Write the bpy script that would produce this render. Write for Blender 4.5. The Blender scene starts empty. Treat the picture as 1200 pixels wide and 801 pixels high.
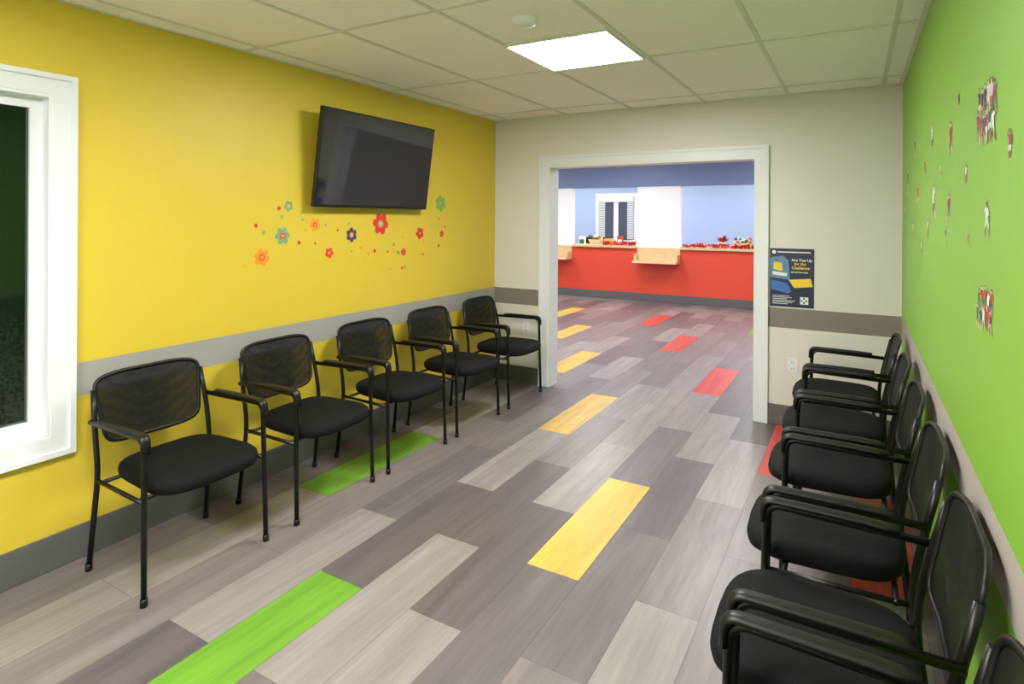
import bpy, math, random
from mathutils import Vector, Matrix
random.seed(7)
C=bpy.context
# ---------------------------------------------------------------- helpers
def lin(c):
    c=c/255.0
    return c/12.92 if c<=0.04045 else ((c+0.055)/1.055)**2.4
def rgb(r,g,b): return (lin(r),lin(g),lin(b),1)
def newmat(name):
    m=bpy.data.materials.new(name); m.use_nodes=True
    return m, m.node_tree.nodes, m.node_tree.links, m.node_tree.nodes['Principled BSDF']
def mat(name,col,rough=.5,metal=0,bump=0,bscale=200,var=0.0,vscale=5,spec=None):
    m,N,L,P=newmat(name)
    P.inputs['Base Color'].default_value=col; P.inputs['Roughness'].default_value=rough
    P.inputs['Metallic'].default_value=metal
    if spec is not None: P.inputs['Specular IOR Level'].default_value=spec
    tc=N.new('ShaderNodeTexCoord')
    n=N.new('ShaderNodeTexNoise'); n.inputs['Scale'].default_value=vscale
    L.new(tc.outputs['Object'],n.inputs['Vector'])
    mx=N.new('ShaderNodeMix'); mx.data_type='RGBA'
    mx.inputs['A'].default_value=tuple(c*(1-var) for c in col[:3])+(1,)
    mx.inputs['B'].default_value=tuple(min(1,c*(1+var)) for c in col[:3])+(1,)
    L.new(n.outputs['Fac'],mx.inputs['Factor']); L.new(mx.outputs['Result'],P.inputs['Base Color'])
    if bump:
        n2=N.new('ShaderNodeTexNoise'); n2.inputs['Scale'].default_value=bscale
        L.new(tc.outputs['Object'],n2.inputs['Vector'])
        b=N.new('ShaderNodeBump'); b.inputs['Strength'].default_value=bump; b.inputs['Distance'].default_value=.002
        L.new(n2.outputs['Fac'],b.inputs['Height']); L.new(b.outputs['Normal'],P.inputs['Normal'])
    return m
def wallmat(name,col,band,z0=.736,z1=.886,rough=.45):
    m,N,L,P=newmat(name); P.inputs['Roughness'].default_value=rough
    g=N.new('ShaderNodeNewGeometry'); s=N.new('ShaderNodeSeparateXYZ'); L.new(g.outputs['Position'],s.inputs[0])
    a=N.new('ShaderNodeMath'); a.operation='GREATER_THAN'; a.inputs[1].default_value=z0; L.new(s.outputs['Z'],a.inputs[0])
    b=N.new('ShaderNodeMath'); b.operation='LESS_THAN'; b.inputs[1].default_value=z1; L.new(s.outputs['Z'],b.inputs[0])
    c=N.new('ShaderNodeMath'); c.operation='MULTIPLY'; L.new(a.outputs[0],c.inputs[0]); L.new(b.outputs[0],c.inputs[1])
    mx=N.new('ShaderNodeMix'); mx.data_type='RGBA'; mx.inputs['A'].default_value=col; mx.inputs['B'].default_value=band
    L.new(c.outputs[0],mx.inputs['Factor']); L.new(mx.outputs['Result'],P.inputs['Base Color'])
    n2=N.new('ShaderNodeTexNoise'); n2.inputs['Scale'].default_value=120; L.new(g.outputs['Position'],n2.inputs['Vector'])
    bp=N.new('ShaderNodeBump'); bp.inputs['Strength'].default_value=.08; bp.inputs['Distance'].default_value=.002
    L.new(n2.outputs['Fac'],bp.inputs['Height']); L.new(bp.outputs['Normal'],P.inputs['Normal'])
    return m
def emis(name,col,st):
    m=bpy.data.materials.new(name); m.use_nodes=True; N=m.node_tree.nodes; N.clear()
    e=N.new('ShaderNodeEmission'); e.inputs[0].default_value=col; e.inputs[1].default_value=st
    o=N.new('ShaderNodeOutputMaterial'); m.node_tree.links.new(e.outputs[0],o.inputs[0]); return m

class B:
    def __init__(s): s.v=[];s.f=[];s.mi=[];s.sm=[];s.mats=[]
    def m(s,mt):
        if mt not in s.mats: s.mats.append(mt)
        return s.mats.index(mt)
    def add(s,vs,fs,mt,smooth=False):
        o=len(s.v); s.v+= [tuple(v) for v in vs]; k=s.m(mt)
        for f in fs: s.f.append([i+o for i in f]); s.mi.append(k); s.sm.append(smooth)
    def box(s,x0,x1,y0,y1,z0,z1,mt):
        vs=[(x,y,z) for x in (x0,x1) for y in (y0,y1) for z in (z0,z1)]
        s.add(vs,[(0,1,3,2),(4,6,7,5),(0,4,5,1),(2,3,7,6),(0,2,6,4),(1,5,7,3)],mt)
    def tube(s,pts,ra,mt,rb=None,ref=(0,1,0),n=10,closed=False,cap=True):
        rb=rb or ra; pts=[Vector(p) for p in pts]; K=len(pts); vs=[];ref=Vector(ref)
        for i,p in enumerate(pts):
            if closed: t=pts[(i+1)%K]-pts[i-1]
            else: t=pts[min(i+1,K-1)]-pts[max(i-1,0)]
            t.normalize(); a=(ref-t*ref.dot(t)); a.normalize(); b=t.cross(a)
            for j in range(n):
                th=2*math.pi*j/n; vs.append(p+a*ra*math.cos(th)+b*rb*math.sin(th))
        fs=[]
        for i in range(K if closed else K-1):
            for j in range(n):
                i2=(i+1)%K; fs.append((i*n+j,i*n+(j+1)%n,i2*n+(j+1)%n,i2*n+j))
        if not closed and cap: fs.append(list(range(n))[::-1]); fs.append([(K-1)*n+j for j in range(n)])
        s.add(vs,fs,mt,True)
    def disc(s,c,r,ax,mt,n=20,th=.001):
        vs=[];c=Vector(c)
        for k in range(2):
            for j in range(n):
                a=2*math.pi*j/n; p,q=r*math.cos(a),r*math.sin(a)
                if ax=='x': vs.append(c+Vector((k*th,p,q)))
                elif ax=='y': vs.append(c+Vector((p,k*th,q)))
                else: vs.append(c+Vector((p,q,k*th)))
        fs=[list(range(n)),list(range(n,2*n))]+[(j,(j+1)%n,n+(j+1)%n,n+j) for j in range(n)]
        s.add(vs,fs,mt)
    def sphere(s,c,r,mt,nu=12,nv=8,sc=(1,1,1)):
        vs=[]; 
        for i in range(nv+1):
            ph=math.pi*i/nv
            for j in range(nu):
                a=2*math.pi*j/nu; vs.append((c[0]+sc[0]*r*math.sin(ph)*math.cos(a),c[1]+sc[1]*r*math.sin(ph)*math.sin(a),c[2]+sc[2]*r*math.cos(ph)))
        fs=[(i*nu+j,(i+1)*nu+j,(i+1)*nu+(j+1)%nu,i*nu+(j+1)%nu) for i in range(nv) for j in range(nu)]
        s.add(vs,fs,mt,True)
    def mesh(s,name):
        me=bpy.data.meshes.new(name); me.from_pydata(s.v,[],s.f)
        for mt in s.mats: me.materials.append(mt)
        me.polygons.foreach_set('material_index',s.mi); me.polygons.foreach_set('use_smooth',s.sm); me.update()
        return me
    def obj(s,name,bevel=0,parent=None,loc=None,norm=True):
        me=s.mesh(name)
        if norm:
            import bmesh
            bm=bmesh.new(); bm.from_mesh(me); bmesh.ops.recalc_face_normals(bm,faces=bm.faces); bm.to_mesh(me); bm.free()
        o=bpy.data.objects.new(name,me); C.collection.objects.link(o)
        if bevel:
            md=o.modifiers.new('b','BEVEL'); md.width=bevel; md.segments=2; md.limit_method='ANGLE'
        if parent: o.parent=parent
        if loc: o.location=loc
        return o
def fillet(pts,r,n=6):
    pts=[Vector(p) for p in pts]; out=[pts[0]]
    for i in range(1,len(pts)-1):
        a,b,c=pts[i-1],pts[i],pts[i+1]; rr=min(r,(a-b).length*.48,(c-b).length*.48)
        p=b+(a-b).normalized()*rr; q=b+(c-b).normalized()*rr
        for k in range(n+1):
            t=k/n; out.append(p*(1-t)**2+b*2*t*(1-t)+q*t*t)
    out.append(pts[-1]); return out

# ---------------------------------------------------------------- dimensions
XL,XR,YB,YF,H=-3.044,.276,4.921,-1.5,2.5
YB2=5.08; HY=11.0; OY=14.2; H2=2.75; HX0,HX1=-8.0,2.4
# ---------------------------------------------------------------- materials
M_yel=wallmat('yellow_paint',rgb(220,192,62),rgb(164,160,157))
M_bei=wallmat('beige_paint',rgb(222,219,212),rgb(130,122,114))
M_wht=mat('white_wall_paint',rgb(244,244,244),.5)
M_grn=wallmat('green_paint',rgb(132,184,60),rgb(180,172,165))
M_beip=mat('hall_paint',rgb(208,206,192),.5)
M_white=mat('white_trim',rgb(230,232,237),.35)
M_base=mat('grey_vinyl_base',rgb(100,98,98),.45)
M_ceil=mat('ceiling_tile',rgb(248,247,244),.9,bump=.3,bscale=260,var=.02,vscale=60)
M_grid=mat('ceiling_grid',rgb(218,218,210),.6)
M_red=mat('red_panel',rgb(230,78,54),.5)
M_blue=mat('blue_paint',rgb(112,128,172),.5)
M_lblue=mat('light_blue_paint',rgb(166,188,222),.5)
M_wpaint=mat('white_paint',rgb(248,250,252),.5)
M_woodc=mat('maple_wood',rgb(228,198,150),.4,var=.12,vscale=8)
M_blk=mat('black_metal',rgb(10,10,11),.36,spec=.4)
M_blkp=mat('black_plastic',rgb(13,13,14),.42,spec=.4)
M_fab=mat('black_fabric',rgb(9,9,11),.8,bump=.5,bscale=500,spec=.25)
M_light=emis('light_diffuser',(1,.985,.95,1),56)
M_light1=emis('light_diffuser_rear',(1,.985,.95,1),62)
M_light2=emis('hall_light_diffuser',(.97,.98,1,1),21)
M_light3=emis('office_light_diffuser',(.97,.98,1,1),27)
def meshfab():
    m,N,L,P=newmat('black_mesh_fabric'); P.inputs['Base Color'].default_value=rgb(12,12,13); P.inputs['Roughness'].default_value=.7; P.inputs['Specular IOR Level'].default_value=.25
    tc=N.new('ShaderNodeTexCoord'); w=N.new('ShaderNodeTexWave'); w.inputs['Scale'].default_value=26; w.inputs['Distortion'].default_value=3; w.inputs['Detail'].default_value=0
    L.new(tc.outputs['Object'],w.inputs['Vector'])
    r=N.new('ShaderNodeMapRange'); r.inputs['To Min'].default_value=.905; r.inputs['To Max'].default_value=.95
    L.new(w.outputs['Fac'],r.inputs['Value'])
    t=N.new('ShaderNodeBsdfTransparent'); mx=N.new('ShaderNodeMixShader'); o=N['Material Output']
    L.new(r.outputs[0],mx.inputs[0]); L.new(t.outputs[0],mx.inputs[1]); L.new(P.outputs[0],mx.inputs[2]); L.new(mx.outputs[0],o.inputs[0])
    return m
M_mesh=meshfab()
# ---------------------------------------------------------------- floor
def floormat():
    m,N,L,P=newmat('vinyl_plank')
    at=N.new('ShaderNodeAttribute'); at.attribute_name='tone'
    of=N.new('ShaderNodeAttribute'); of.attribute_name='shift'
    tc=N.new('ShaderNodeNewGeometry')
    mp=N.new('ShaderNodeVectorMath'); mp.operation='MULTIPLY'; mp.inputs[1].default_value=(1,.07,1)
    L.new(tc.outputs['Position'],mp.inputs[0])
    ad=N.new('ShaderNodeVectorMath'); ad.operation='ADD'; L.new(mp.outputs[0],ad.inputs[0])
    sc=N.new('ShaderNodeVectorMath'); sc.operation='SCALE'; sc.inputs['Scale'].default_value=30
    L.new(of.outputs['Color'],sc.inputs[0]); L.new(sc.outputs[0],ad.inputs[1])
    n=N.new('ShaderNodeTexNoise'); n.inputs['Scale'].default_value=42; n.inputs['Detail'].default_value=7; n.inputs['Roughness'].default_value=.65
    L.new(ad.outputs[0],n.inputs['Vector'])
    n1=N.new('ShaderNodeTexNoise'); n1.inputs['Scale'].default_value=9; n1.inputs['Detail'].default_value=3; n1.inputs['Distortion'].default_value=1
    L.new(ad.outputs[0],n1.inputs['Vector'])
    s=N.new('ShaderNodeMath'); s.operation='ADD'; L.new(n.outputs['Fac'],s.inputs[0]); L.new(n1.outputs['Fac'],s.inputs[1])
    r=N.new('ShaderNodeMapRange'); r.inputs['From Min'].default_value=.7; r.inputs['From Max'].default_value=1.3; r.inputs['To Min'].default_value=.74; r.inputs['To Max'].default_value=1.18
    L.new(s.outputs[0],r.inputs['Value'])
    mu=N.new('ShaderNodeVectorMath'); mu.operation='SCALE'; L.new(at.outputs['Color'],mu.inputs[0]); L.new(r.outputs[0],mu.inputs['Scale'])
    L.new(mu.outputs[0],P.inputs['Base Color']); P.inputs['Roughness'].default_value=.34
    bp=N.new('ShaderNodeBump'); bp.inputs['Strength'].default_value=.12; bp.inputs['Distance'].default_value=.001
    L.new(n.outputs['Fac'],bp.inputs['Height']); L.new(bp.outputs['Normal'],P.inputs['Normal'])
    return m
W,LL=.252,1.03; X0=-1.275
LIGHT=rgb(144,136,135); MID=rgb(126,117,118); DK=rgb(99,91,94); MD=rgb(111,103,106)
YEL=rgb(214,176,76); GRN=rgb(108,158,54); RED=rgb(200,74,64)
special={(0,2.35):YEL,(-3,3.9):YEL,(-6,5.44):YEL,(-9,7.0):YEL,(-12,8.6):YEL,
 (3,3.9):RED,(0,5.44):RED,(-3,7.0):RED,(-6,8.55):RED,(5,2.87):RED,
 (-6,2.35):GRN,(-3,.83):GRN,(0,8.53):GRN,(3,.8):YEL,
 (2,1.32):LIGHT,(-2,1.32):LIGHT,(-1,.8):LIGHT,(-1,2.87):LIGHT,(2,3.38):LIGHT,(0,1.32):MD,(1,2.87):DK,(1,1.84):MD,(-2,2.35):DK,(-4,1.32):LIGHT,(-3,1.83):DK,(-5,1.83):MID,(-4,.3):DK,(-1,1.84):DK,(-2,3.38):MID,(0,3.38):MD,(-3,2.87):LIGHT}
fb=B(); tones=[];shifts=[]
FM=floormat(); M_seam=mat('floor_seam',rgb(70,66,64),.7)
for k in range(-27,16):
    xa=X0+k*W; ph=2.35 if k%2==0 else 1.84
    j0=int((-1.8-ph)/LL)-1
    for j in range(j0,14):
        ya=ph+j*LL
        if ya+LL<-1.6 or ya>14.3: continue
        col=None
        for (kk,yy),c in special.items():
            if kk==k and abs(yy-ya)<.3: col=c
        if col is None: col=random.choice([LIGHT,MID,MID,DK,MD,MD,LIGHT])
        g=.0007
        fb.add([(xa+g,ya+g,0),(xa+W-g,ya+g,0),(xa+W-g,ya+LL-g,0),(xa+g,ya+LL-g,0)],[(0,1,2,3)],FM)
        tones.append(col); shifts.append((random.random(),random.random(),random.random(),1))
npl=len(tones)
fb.box(-8.2,2.6,-1.7,14.4,-.06,-.0008,M_seam)
fo=fb.obj('floor',norm=False)
for nm,arr in (('tone',tones),('shift',shifts)):
    a=fo.data.attributes.new(nm,'FLOAT_COLOR','FACE')
    for i in range(len(fo.data.polygons)): a.data[i].color=arr[i] if i<npl else (0.05,.05,.05,1)
# ---------------------------------------------------------------- ceiling
b=B(); b.box(XL-.15,XR+.15,YF-.15,YB,H,H+.04,M_ceil)
xs=[-1.67+.61*i for i in range(-2,4)]; ys=[3.39-1.22*i for i in range(-1,5)]
gw=.012
for x in xs: b.box(x-gw,x+gw,YF,YB,H-.004,H+.001,M_grid)
for y in ys: b.box(XL,XR,y-gw,y+gw,H-.0045,H+.001,M_grid)
for (xa,xb,ya,yb) in ((XL,XL+.022,YF,YB),(XR-.022,XR,YF,YB),(XL,XR,YB-.022,YB),(XL,XR,YF,YF+.022)):
    b.box(xa,xb,ya,yb,H-.005,H+.001,M_grid)
for y in (2.78,.95,.34): b.box(-1.67,-1.06,y-gw,y+gw,H-.0045,H+.001,M_grid)
b.obj('ceiling')
def panel(x0,x1,y0,y1,z,mt):
    b=B(); b.box(x0,x1,y0,y1,z-.012,z-.006,mt)
    f=.012
    b.box(x0-f,x1+f,y0-f,y0,z-.016,z-.003,M_grid);b.box(x0-f,x1+f,y1,y1+f,z-.016,z-.003,M_grid)
    b.box(x0-f,x0,y0,y1,z-.016,z-.003,M_grid);b.box(x1,x1+f,y0,y1,z-.016,z-.003,M_grid)
    return b.obj('ceiling_light_panel')
panel(-1.655,-1.085,2.795,3.375,H,M_light)
panel(-1.655,-1.085,.36,.94,H,M_light1)
panel(-1.655,-1.085,-1.05,-.47,H,M_light1)  # extra unseen panel added behind the camera to brighten the ceiling by bounce
# smoke detector
b=B(); rr=[(0.062,0),(0.062,-.012),(.052,-.03),(.03,-.038),(.001,-.038)]
vs=[];n=24
for r,z in rr:
    for j in range(n): vs.append((-1.37+r*math.cos(2*math.pi*j/n),2.47+r*math.sin(2*math.pi*j/n),H+z))
b.add(vs,[(i*n+j,i*n+(j+1)%n,(i+1)*n+(j+1)%n,(i+1)*n+j) for i in range(len(rr)-1) for j in range(n)],M_white,True)
b.obj('smoke_detector')
# ---------------------------------------------------------------- walls
WY0,WY1,WZ0,WZ1=-.25,1.234,.588,2.078
b=B(); x0,x1=XL-.15,XL
b.box(x0,x1,YF-.15,WY0,0,H,M_yel); b.box(x0,x1,WY1,YB,0,H,M_yel)
b.box(x0,x1,WY0,WY1,0,WZ0,M_yel); b.box(x0,x1,WY0,WY1,WZ1,H,M_yel); b.obj('wall_left')
b=B(); b.box(XR,XR+.15,YF-.15,YB,0,H,M_grn); b.obj('wall_right')
b=B(); b.box(XL,XR,YF-.15,YF,0,H,M_wht); b.obj('wall_front')
DX0,DX1,DZ=-2.459,-.67,2.035
b=B()
b.box(HX0,DX0,YB,YB2,0,H2,M_bei); b.box(DX1,HX1,YB,YB2,0,H2,M_bei); b.box(DX0,DX1,YB,YB2,DZ,H2,M_bei); b.obj('wall_back')
# door casing
b=B(); cw=.09
def casing(b,ya,yb,s):
    for (xa,xb,za,zb) in ((DX0-cw,DX0,0,DZ+cw),(DX1,DX1+cw,0,DZ+cw),(DX0,DX1,DZ,DZ+cw)):
        b.box(xa,xb,ya,yb,za,zb,M_white)
casing(b,YB-.016,YB,1); casing(b,YB2,YB2+.016,1)
for (xa,xb,za,zb) in ((DX0-cw-.001,DX0-cw+.022,0,DZ+cw+.001),(DX1+cw-.022,DX1+cw+.001,0,DZ+cw+.001),(DX0-cw+.022,DX1+cw-.022,DZ+cw-.022,DZ+cw+.001)):
    b.box(xa,xb,YB-.026,YB-.014,za,zb,M_white)
b.box(DX0,DX0+.014,YB-.012,YB2+.012,0,DZ,M_white); b.box(DX1-.014,DX1,YB-.012,YB2+.012,0,DZ,M_white)
b.box(DX0+.014,DX1-.014,YB-.012,YB2+.012,DZ-.014,DZ,M_white)
b.obj('trim_1')
# baseboards
bh,bt=.155,.012
def bb(name,*bx):
    b=B()
    for q in bx: b.box(*q,M_base)
    b.obj(name,bevel=.004)
bb('baseboard_left',(XL,XL+bt,YF,YB,0,bh)); bb('baseboard_right',(XR-bt,XR,YF,YB,0,bh))
bb('baseboard_back',(XL+bt,DX0-cw,YB-bt,YB,0,bh),(DX1+cw,XR-bt,YB-bt,YB,0,bh))
bb('baseboard_hall',(HX0,DX0-cw,YB2,YB2+bt,0,bh),(DX1+cw,HX1,YB2,YB2+bt,0,bh),(HX0,HX1,HY-bt,HY,0,bh))
# window
M_glass,N,L,P=newmat('night_glass'); P.inputs['Roughness'].default_value=.06
nt=N.new('ShaderNodeTexNoise'); nt.inputs['Scale'].default_value=70; nt.inputs['Detail'].default_value=4
g=N.new('ShaderNodeNewGeometry'); L.new(g.outputs['Position'],nt.inputs['Vector'])
rp=N.new('ShaderNodeValToRGB'); rp.color_ramp.elements[0].position=.35; rp.color_ramp.elements[0].color=rgb(24,30,26); rp.color_ramp.elements[1].position=.8; rp.color_ramp.elements[1].color=rgb(54,62,52)
L.new(nt.outputs['Fac'],rp.inputs[0])
s=N.new('ShaderNodeSeparateXYZ'); L.new(g.outputs['Position'],s.inputs[0])
mr=N.new('ShaderNodeMapRange'); mr.inputs['From Min'].default_value=1.25; mr.inputs['From Max'].default_value=.8; L.new(s.outputs['Z'],mr.inputs['Value'])
mx=N.new('ShaderNodeMix'); mx.data_type='RGBA'; mx.inputs['A'].default_value=rgb(15,30,18); L.new(rp.outputs[0],mx.inputs['B']); L.new(mr.outputs[0],mx.inputs['Factor']); L.new(mx.outputs['Result'],P.inputs['Base Color'])
b=B(); cw2=.09
for (ya,yb,za,zb) in ((WY0-cw2,WY0,WZ0-cw2,WZ1+cw2),(WY1,WY1+cw2,WZ0-cw2,WZ1+cw2),(WY0,WY1,WZ1,WZ1+cw2),(WY0,WY1,WZ0-cw2,WZ0)):
    b.box(XL,XL+.016,ya,yb,za,zb,M_white)
e=.001
for (ya,yb,za,zb) in ((WY0-cw2-e,WY0-cw2+.022,WZ0-cw2-e,WZ1+cw2+e),(WY1+cw2-.022,WY1+cw2+e,WZ0-cw2-e,WZ1+cw2+e),(WY0-cw2+.022,WY1+cw2-.022,WZ1+cw2-.022,WZ1+cw2+e),(WY0-cw2+.022,WY1+cw2-.022,WZ0-cw2-e,WZ0-cw2+.022)):
    b.box(XL,XL+.028,ya,yb,za,zb,M_white)
b.box(XL-.13,XL+.012,WY0,WY0+.014,WZ0,WZ1,M_white); b.box(XL-.13,XL+.012,WY1-.014,WY1,WZ0,WZ1,M_white)
b.box(XL-.13,XL+.012,WY0+.014,WY1-.014,WZ1-.014,WZ1,M_white); b.box(XL-.13,XL+.012,WY0+.014,WY1-.014,WZ0,WZ0+.014,M_white)
M_gask=mat('window_gasket',rgb(70,74,78),.5)
def sash(y0,y1,xb):
    w=.045
    b.box(xb,xb+.035,y0,y0+w,WZ0+.014,WZ1-.014,M_white); b.box(xb,xb+.035,y1-w,y1,WZ0+.014,WZ1-.014,M_white)
    b.box(xb,xb+.035,y0+w,y1-w,WZ0+.014,WZ0+.07,M_white); b.box(xb,xb+.035,y0+w,y1-w,WZ1-.06,WZ1-.014,M_white)
    b.box(xb+.012,xb+.018,y0+w,y1-w,WZ0+.07,WZ1-.06,M_glass)
    b.box(xb+.018,xb+.022,y1-w-.008,y1-w,WZ0+.07,WZ1-.06,M_gask); b.box(xb+.018,xb+.022,y0+w,y1-w-.008,WZ0+.07,WZ0+.078,M_gask)
mid=(WY0+WY1)/2
sash(WY0+.014,mid+.02,XL-.12); sash(mid-.02,WY1-.014,XL-.085)
b.obj('window_1')
# ---------------------------------------------------------------- hall + office
b=B(); b.box(HX0-.15,HX0,YB2,OY,0,H2,M_beip); b.obj('wall_hall_left')
b=B(); b.box(HX1,HX1+.15,YB,OY,0,H2,M_beip); b.obj('wall_hall_right')
b=B(); b.box(HX0,HX1,YB2,OY,H2,H2+.05,M_ceil); b.obj('ceiling_hall')
b=B(); b.box(HX0,HX1,OY,OY+.1,0,H2,M_lblue); b.obj('wall_office')
posts=[(HX0,-4.96),(-3.61,-2.79),(.2,HX1)]
b=B(); b.box(HX0,HX1,HY,HY+.12,0,.995,M_red); b.obj('wall_reception')
for i,(a,c) in enumerate(posts):
    b=B(); b.box(a,c,HY+.001,HY+.12,.995,2.17,M_wpaint); b.obj('wall_reception_pier_%d'%(i+1))
b=B(); b.box(HX0,HX1,HY-.02,HY+.14,2.17,H2,M_blue); b.obj('wall_reception_header')
b=B()
for a,c in ((-4.955,-3.615),(-2.785,.195)): b.box(a,c,HY-.06,HY+.5,.998,1.04,M_woodc)
b.obj('reception_counter',bevel=.006)
for (a,c) in ((-6.2,-4.965),(-3.605,-2.795)):
    b=B(); b.box(a,c,HY-.32,HY-.001,.74,.775,M_woodc); b.box(a,c,HY-.025,HY-.001,.775,1.02,M_woodc)
    b.box(a,a+.03,HY-.22,HY-.025,.775,.9,M_woodc); b.box(c-.03,c,HY-.22,HY-.025,.775,.9,M_woodc)
    b.obj('writing_ledge',bevel=.004)
# office window (white frame, panes, blinds)
b=B(); M_dark=mat('dark_glass',rgb(66,76,90),.15); M_blind=mat('blind_slat',rgb(214,220,226),.5)
b.box(-5.75,-4.65,OY-.03,OY,.95,2.2,M_white); b.box(-5.66,-4.74,OY-.035,OY-.03,1.03,2.12,M_dark)
b.box(-5.26,-5.14,OY-.05,OY-.035,1.03,2.12,M_white)
b.box(-5.66,-4.74,OY-.09,OY-.05,1.98,2.12,M_white)
for (xa,xb) in ((-5.66,-5.48),(-4.90,-4.74)):
    for i in range(24): b.box(xa,xb,OY-.07,OY-.055,1.06+i*.04,1.088+i*.04,M_blind)
b.obj('window_2')
for x in (-6.2,-3.7,-1.2):
    for y in (6.6,9.2): panel(x-.3,x+.3,y-.6,y+.6,H2,M_light2)
for x in (-6.2,-4.0,-1.8): panel(x-.3,x+.3,12.0,13.2,H2,M_light3)
# counter clutter
M_tins=mat('red_tinsel',rgb(214,30,34),.3); M_grnl=mat('green_leaf',rgb(70,120,50),.6)
b=B()
for (a,c) in ((-4.3,-3.65),(-2.75,-1.2)):
    for i in range(int((c-a)*190)):
        p=Vector((a+(c-a)*random.random(),HY+.02+random.uniform(-.04,.06),1.05+random.random()*.055))
        q=[p+Vector([random.uniform(-.04,.04) for _ in range(3)]) for _ in range(3)]
        for w in q+[p]: w.z=max(w.z,1.0405)
        b.add([p]+q,[(0,1,2),(0,2,3),(0,1,3)],M_tins)
b.obj('red_tinsel_garland')
cols=[rgb(240,240,236),rgb(240,190,60),rgb(60,110,60),rgb(200,60,50),rgb(60,80,140)]
cm=[mat('item_%d'%i,c,.5) for i,c in enumerate(cols)]
def basket(x,y,z,w,names):
    b=B(); n=16; vs=[]
    for (r,zz) in ((w*.75,0),(w,.1),(w*.93,.1),(w*.7,.01)):
        for j in range(n): vs.append((x+r*math.cos(6.2832*j/n),y+.6*r*math.sin(6.2832*j/n),z+zz))
    b.add(vs,[(i*n+j,i*n+(j+1)%n,(i+1)*n+(j+1)%n,(i+1)*n+j) for i in range(3) for j in range(n)]+[[3*n+j for j in range(n)]],M_woodc,True)
    for i in range(22):
        b.sphere((x+random.uniform(-.7,.7)*w,y+random.uniform(-.35,.35)*w,z+.1+random.random()*.07),.028,random.choice(cm),8,5)
    b.obj(names)
basket(-4.55,HY+.25,1.04,.17,'candy_basket'); basket(-1.75,HY+.25,1.04,.2,'candy_basket')
for (x,y,w,h,k) in ((-4.85,.25,.12,.16,0),(-4.3,.3,.16,.12,1),(-4.05,.28,.1,.18,3),(-3.8,.3,.14,.1,0),(-2.5,.3,.2,.06,0),(-1.4,.3,.12,.2,4),(-1.15,.28,.14,.12,0)):
    b=B(); b.box(x-w/2,x+w/2,HY+y-.04,HY+y+.04,1.04,1.04+h,cm[k]); b.box(x-w/2+.01,x+w/2-.01,HY+y-.042,HY+y-.04,1.05,1.04+h*.6,cm[(k+2)%5]); b.obj('brochure_holder',bevel=.003)
# poinsettia
b=B(); vs=[];n=14; px,py=-2.1,HY+.25
for r,z in ((.05,0),(.075,.11),(.06,.11)):
    for j in range(n): vs.append((px+r*math.cos(6.2832*j/n),py+r*math.sin(6.2832*j/n),1.04+z))
b.add(vs,[(i*n+j,i*n+(j+1)%n,(i+1)*n+(j+1)%n,(i+1)*n+j) for i in range(2) for j in range(n)]+[[2*n+j for j in range(n)]],M_wpaint,True)
for i in range(46):
    a=random.random()*6.283; el=random.uniform(.1,1.2); l=random.uniform(.09,.17); d=Vector((math.cos(a)*math.cos(el),math.sin(a)*math.cos(el),math.sin(el)))
    o=Vector((px,py,1.14)); sd=d.cross(Vector((0,0,1))).normalized()*.03
    b.add([o,o+d*l*.6+sd,o+d*l,o+d*l*.6-sd],[(0,1,2,3)],M_tins if i%3 else M_grnl)
b.obj('poinsettia_plant')
for mxp in (-4.75,-1.3):
    b=B(); b.box(mxp-.22,mxp+.22,HY+.72,HY+.75,.9,1.17,M_blkp); b.box(mxp-.03,mxp+.03,HY+.75,HY+.78,.78,1.0,M_blkp); b.box(mxp-.1,mxp+.1,HY+.66,HY+.84,.751,.78,M_blkp)
    b.obj('desk_monitor')
b=B(); b.box(-5.6,.5,HY+.52,HY+1.1,.71,.75,M_woodc)
for x in (-5.55,-3.6,-1.6,.42): b.box(x,x+.04,HY+.55,HY+1.05,0,.71,M_blkp)
b.obj('office_desk')
# ---------------------------------------------------------------- TV
M_bez=mat('tv_bezel',rgb(16,16,17),.35); M_scr=mat('tv_screen',rgb(30,30,36),.05,spec=.9)
tv=bpy.data.objects.new('wall_television',None); C.collection.objects.link(tv); tv.location=(-2.962,3.18,1.617); tv.rotation_euler=(0,math.radians(7.6),0)
b=B(); hw=.567; th=.638
b.box(-.03,0,-hw,hw,0,th,M_bez); b.obj('tv_frame',bevel=.004,parent=tv)
b=B(); b.box(-.001,.0015,-hw+.009,hw-.009,.018,th-.009,M_scr); b.obj('tv_screen',parent=tv)
b=B(); b.box(-.05,-.03,-.35,.35,.1,.45,M_bez); b.obj('tv_back',parent=tv)
b=B(); b.box(XL+2.962,XL+2.962+.02,-.25,.25,.2,.44,M_blk); b.box(XL+2.962+.01,-.04,-.2,-.16,.25,.42,M_blk); b.box(XL+2.962+.01,-.04,.16,.2,.25,.42,M_blk)
o=b.obj('tv_mount',parent=tv); o.rotation_euler=(0,-math.radians(7.6),0)
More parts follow.
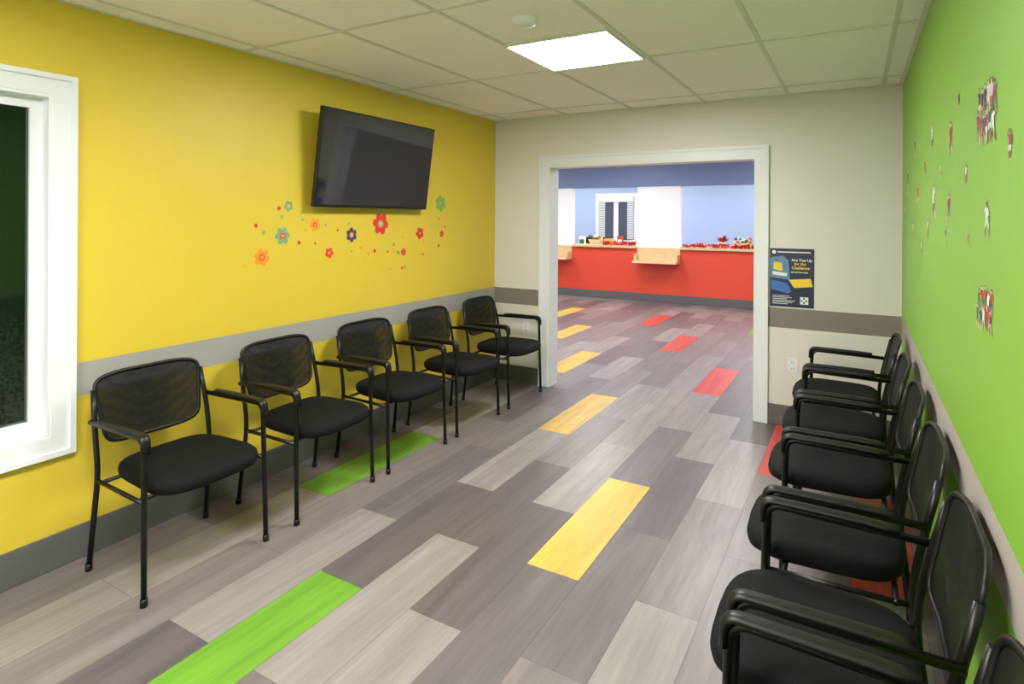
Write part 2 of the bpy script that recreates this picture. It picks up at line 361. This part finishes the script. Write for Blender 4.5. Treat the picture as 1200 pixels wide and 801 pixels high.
# ---------------------------------------------------------------- flowers
pal={'t':rgb(126,164,130),'o':rgb(238,150,30),'n':rgb(70,60,110),'r':rgb(222,52,58),'g':rgb(130,176,80),'y':rgb(240,176,50),'m':rgb(150,60,40)}
pm={k:mat('decal_'+k,v,.5) for k,v in pal.items()}
fl=[(2.489,1.620,.035,'t','o'),(2.445,1.436,.055,'t','r'),(2.30,1.313,.055,'o','r'),(2.697,1.503,.045,'o','r'),(3.021,1.43,.052,'n','o'),
(3.313,1.506,.082,'r','t'),(2.82,1.314,.036,'r','o'),(3.77,1.428,.05,'r','m'),(3.571,1.286,.03,'r','m'),(4.043,1.676,.072,'g','t'),(4.06,1.417,.03,'r','m')]
b=B()
for i,(y,z,r,c,c2) in enumerate(fl):
    n=60; a0=random.random()
    vs=[(XL+.0012,y,z)]
    for j in range(n):
        a=2*math.pi*j/n; np_=6 if r>.05 else 5
        q=r*(.62+.38*abs(math.cos(np_*(a+a0)/2))**.6)
        vs.append((XL+.0012,y+q*math.cos(a),z+q*math.sin(a)))
    b.add(vs,[(0,1+j,1+(j+1)%n) for j in range(n)],pm[c])
    b.disc((XL+.0014,y,z),r*.36,'x',pm[c2],th=.0003); b.disc((XL+.0018,y,z),r*.2,'x',pm['y'],th=.0003)
for i in range(62):
    t=random.random(); y=2.15+2.0*t; z=1.42+.1*math.sin(t*7)+random.uniform(-.17,.15)
    if any((y-f[0])**2+(z-f[1])**2<(f[2]+.02)**2 for f in fl) or z>1.6 and 2.6<y<3.75: continue
    b.disc((XL+.001,y,z),random.choice([.006,.009,.013]),'x',pm[random.choice('royyrtg')],n=12,th=.0004)
b.obj('flower_wall_decals',norm=False)
# ---------------------------------------------------------------- sports stickers on green wall
sk=[rgb(230,190,160),rgb(150,100,70),rgb(240,210,190)]; clo=[rgb(226,226,230),rgb(210,30,44),rgb(34,60,140),rgb(50,50,60),rgb(244,244,244),rgb(160,30,90),rgb(30,100,60)]
skm=[mat('sticker_skin%d'%i,c) for i,c in enumerate(sk)]; clm=[mat('sticker_cloth%d'%i,c) for i,c in enumerate(clo)]
M_wb=mat('sticker_edge',rgb(225,235,215))
def poly(b,pts,x,mt): b.add([(x,p[0],p[1]) for p in pts],[list(range(len(pts)))],mt)
def limb(b,p,q,w,x,mt):
    p=Vector(p);q=Vector(q); d=(q-p).normalized(); s=Vector((-d.y,d.x))*w
    poly(b,[p+s,q+s*.7,q-s*.7,p-s],x,mt)
def fig(b,y,z,h,x,k=1.35):
    S=random.choice(skm);T=random.choice(clm);Q=random.choice(clm); s=random.choice((-1,1)); l=random.uniform(-.12,.12)
    P=lambda a,c:(y+s*a*h*k,z+(c-.5)*h)
    for (dx,w0,mm) in ((.0002,.1,M_wb),(0,.075,None)):
        X=x+dx
        limb(b,P(-.04,.5),P(-.12+l,.25),w0*h,X,mm or Q);limb(b,P(-.12+l,.25),P(-.1+l,0.02),w0*.75*h,X,mm or S)
        limb(b,P(.04,.5),P(.14,.27),w0*h,X,mm or Q);limb(b,P(.14,.27),P(.17-l,.03),w0*.75*h,X,mm or S)
        poly(b,[P(-.13,.8),P(.13,.8),P(.11,.45),P(-.11,.45)],X-.0001,mm or T)
        limb(b,P(-.09,.78),P(-.2,.6),w0*.7*h,X,mm or T);limb(b,P(-.2,.6),P(-.12,.45+l),w0*.5*h,X,mm or S)
        limb(b,P(.09,.78),P(.22,.75),w0*.7*h,X,mm or T);limb(b,P(.22,.75),P(.26,.92+l),w0*.5*h,X,mm or S)
        n=12; r=(.08 if mm is None else .1)*h; c=P(0,.9)
        poly(b,[(c[0]+r*1.2*math.cos(6.283*j/n),c[1]+r*math.sin(6.283*j/n)) for j in range(n)],X-.0002,mm or S)
        if mm is None: poly(b,[(c[0]+r*1.25*math.cos(math.pi*j/8),c[1]+.2*r+r*.9*math.sin(math.pi*j/8)) for j in range(9)],X-.0003,clm[3])
b=B()
for (y,z,hh,w,n) in ((1.83,1.815,.15,.22,12),(1.84,1.335,.115,.2,10)):
    for i in range(n):
        r=i%2; fig(b,y+((i+.5)/n-.5)*w*.85,z+(.19*hh if r==0 else -.19*hh)+random.uniform(-.06,.06)*hh,hh*.56,XR-.0015-i*.0005)
for (y,z,h) in ((2.48,1.83,.12),(3.05,1.90,.13),(2.98,1.63,.15),(2.52,1.595,.105),(2.15,1.687,.06),(1.83,1.555,.09),(1.58,1.712,.065),(4.4,1.79,.17),(3.72,1.68,.14),(3.2,1.52,.09),(2.6,1.5,.06),(4.6,1.6,.12),(2.1,1.5,.045),(3.9,1.95,.12),(3.35,1.8,.09),(4.0,1.5,.1),(2.75,1.74,.06),(2.3,1.93,.05),(3.5,1.42,.08)):
    fig(b,y,z,h,XR-.0015,1.5)
b.obj('athlete_wall_stickers',norm=False)
# ---------------------------------------------------------------- poster
po=bpy.data.objects.new('wall_poster',None); C.collection.objects.link(po); po.location=(-.420,YB-.001,1.117)
M_nav=mat('poster_navy',rgb(28,38,68),.3,var=.25,vscale=6); M_pw=mat('poster_white',rgb(235,238,245),.4); M_py=mat('poster_yellow',rgb(240,206,60),.4); M_pb=mat('poster_photo',rgb(96,130,176),.4,var=.5,vscale=25); M_pb2=mat('poster_blue',rgb(60,110,190),.4)
b=B(); b.box(-.149,.152,-.004,0,-.22,.22,M_nav); b.obj('poster_sheet',parent=po)
def ppoly(b,pts,mt,y=-.0045): b.add([(p[0],y,p[1]) for p in pts],[list(range(len(pts)))],mt)
b=B()
ppoly(b,[(-.145,.0),(-.01,-.015),(-.02,.13),(-.06,.165),(-.145,.15)],M_pb)
ppoly(b,[(-.125,.06),(-.06,.05),(-.065,.11),(-.12,.12)],M_py,-.0047)
ppoly(b,[(-.13,.02),(-.03,.01),(-.03,.035),(-.13,.045)],M_pw,-.0047)
ppoly(b,[(-.02,-.015),(.13,-.0),(.145,-.06),(.02,-.075)],M_py)
ppoly(b,[(-.14,-.02),(-.03,-.04),(.0,-.1),(-.02,-.12),(-.14,-.09)],M_pb2)
ppoly(b,[(.06,-.14),(.115,-.14),(.115,-.195),(.06,-.195)],M_pw)
for i in range(3):
    for j in range(3):
        if (i+j)%2: ppoly(b,[(.064+i*.016,-.145-j*.016),(.076+i*.016,-.145-j*.016),(.076+i*.016,-.157-j*.016),(.064+i*.016,-.157-j*.016)],M_nav,-.0047)
for i in range(6): 
    w=random.uniform(.1,.16); ppoly(b,[(-.13,-.135-i*.012),(-.13+w,-.135-i*.012),(-.13+w,-.139-i*.012),(-.13,-.139-i*.012)],M_pw)
b.disc((-.12,-.0052,.192),.014,'y',M_pw,th=.0005)
ppoly(b,[(-.095,.197),(.13,.197),(.13,.188),(-.095,.188)],M_pw)
b.obj('poster_art',parent=po,norm=False)
def txt(s,x,z,size,mt):
    cu=bpy.data.curves.new('poster_text','FONT'); cu.body=s; cu.size=size; cu.extrude=.0003; cu.offset=.0006; cu.materials.append(mt)
    o=bpy.data.objects.new('poster_text',cu); C.collection.objects.link(o); o.parent=po; o.location=(x,-.0052,z); o.rotation_euler=(math.pi/2,0,0)
txt('Are You Up',.0,.125,.028,M_pw); txt('for the',.02,.097,.028,M_py); txt('Challenge',.002,.066,.031,M_py); txt('join our team today',.0,.04,.014,M_pw)
# outlets
def outlet(x,z):
    b=B(); b.box(x-.036,x+.036,YB-.006,YB,z-.058,z+.058,M_white)
    for dz in (-.024,.024):
        b.box(x-.017,x+.017,YB-.009,YB-.005,z+dz-.015,z+dz+.015,M_white)
        b.box(x-.008,x-.005,YB-.0095,YB-.008,z+dz-.006,z+dz+.008,M_blkp); b.box(x+.005,x+.008,YB-.0095,YB-.008,z+dz-.006,z+dz+.008,M_blkp)
    b.obj('wall_outlet',bevel=.0015)
outlet(-.408,.46); outlet(-2.69,.52)
# ---------------------------------------------------------------- chair
def chairmesh():
    b=B()
    for s in (-1,1):
        p=fillet([(.222,s*.282,0.006),(.205,s*.275,.655),(-.232,s*.268,.648)],.05,8)
        b.tube(p,.0115,M_blk)
        p=fillet([(.2165,s*.275,.60),(.214,s*.275,.668),(-.06,s*.272,.668),(-.15,s*.27,.664)],.045,8)
        b.tube(p,.021,M_blkp,rb=.0115,n=12)
        p=fillet([(-.235,s*.27,.006),(-.185,s*.258,.43),(-.215,s*.258,.6),(-.256,s*.247,.78)],.12,8)
        b.tube(p,.0115,M_blk)
        b.tube([(.215,s*.275,.40),(-.188,s*.26,.40)],.009,M_blk)
        for x in (.222,-.235): b.tube([(x,s*(.282 if x>0 else .27),0),(x,s*(.282 if x>0 else .27),.03)],.0145,M_blkp)
    for x in (.16,-.15): b.tube([(x,-.27,.40),(x,.27,.40)],.009,M_blk,ref=(0,0,1))
    # seat cushion
    n=48; vs=[]
    prof=[(.80,.408),(.93,.412),(.985,.428),(1.0,.445),(.985,.464),(.93,.476),(.8,.482),(.55,.482),(.25,.479),(.02,.478)]
    for k,(s,z) in enumerate(prof):
        for j in range(n):
            a=2*math.pi*j/n; e=2/4.2
            cx=abs(math.cos(a))**e*(1 if math.cos(a)>=0 else -1); cy=abs(math.sin(a))**e*(1 if math.sin(a)>=0 else -1)
            x=.05+.236*cx*s; y=(.238+.015*cx)*cy*s
            x+=.016*(1-cy*cy)*(cx>0)*s
            zz=z-.012*max(0,cx*s)**4
            if k<2: zz=z
            vs.append((x,y,zz))
    fs=[(i*n+j,i*n+(j+1)%n,(i+1)*n+(j+1)%n,(i+1)*n+j) for i in range(len(prof)-1) for j in range(n)]
    fs.append(list(range(n))[::-1]); fs.append([(len(prof)-1)*n+j for j in range(n)])
    b.add(vs,fs,M_fab,True)
    # back
    def bp(cy,cz,s=1.0):
        z=.684+.141*cz*s; t=(z-.543)/.282; hw=.216+.034*t
        y=hw*cy*s; 
        x=-.205-.062*t-.026*(1-(cy*s)**2)
        z+=.014*(1-(cy*s)**2)*(cz*s)
        return (x,y,z)
    n=64; per=[]
    for j in range(n):
        a=2*math.pi*(j+.5)/n; e=2/7.5
        per.append((abs(math.cos(a))**e*(1 if math.cos(a)>=0 else -1),abs(math.sin(a))**e*(1 if math.sin(a)>=0 else -1)))
    vs=[]; R=[1,.85,.7,.5,.3,.1]
    for s in R:
        for c in per: vs.append(bp(c[0],c[1],s))
    fs=[(i*n+j,i*n+(j+1)%n,(i+1)*n+(j+1)%n,(i+1)*n+j) for i in range(len(R)-1) for j in range(n)]
    fs.append([(len(R)-1)*n+j for j in range(n)])
    b.add(vs,fs,M_mesh,True)
    b.tube([bp(c[0],c[1],.985) for c in per],.008,M_blkp,rb=.010,ref=(1,0,0),closed=True,n=8)
    me=b.mesh('waiting_room_armchair')
    import bmesh
    bm=bmesh.new(); bm.from_mesh(me); bmesh.ops.recalc_face_normals(bm,faces=bm.faces); bm.to_mesh(me); bm.free()
    return me
cme=chairmesh()
def chair(x,y,rot):
    o=bpy.data.objects.new('waiting_room_armchair',cme); C.collection.objects.link(o); o.location=(x,y,0); o.rotation_euler=(0,0,math.radians(rot))
for y,r in ((1.595,0),(2.325,2),(3.03,-1),(3.735,0),(4.46,0)): chair(-2.665,y,r)
for y,x in ((4.33,-.055),(3.68,-.05),(3.04,-.045),(2.40,-.04),(1.76,-.036),(1.12,-.036)): chair(x,y,180)
# ---------------------------------------------------------------- world, camera
w=bpy.data.worlds.new('night'); C.scene.world=w; w.use_nodes=True; w.node_tree.nodes['Background'].inputs[0].default_value=(.01,.012,.02,1)
cam=bpy.data.cameras.new('camera'); co=bpy.data.objects.new('camera',cam); C.collection.objects.link(co)
cam.sensor_fit='HORIZONTAL'; cam.sensor_width=36; cam.lens=696/1200*36; cam.shift_y=-.1204; cam.clip_start=.02
co.matrix_world=Matrix.Translation((0,0,1.55))@Matrix.Rotation(math.radians(30.1),4,'Z')@Matrix.Rotation(math.radians(90),4,'X')@Matrix.Rotation(math.radians(.33),4,'Z')
C.scene.camera=co
C.scene.view_settings.view_transform='Standard'
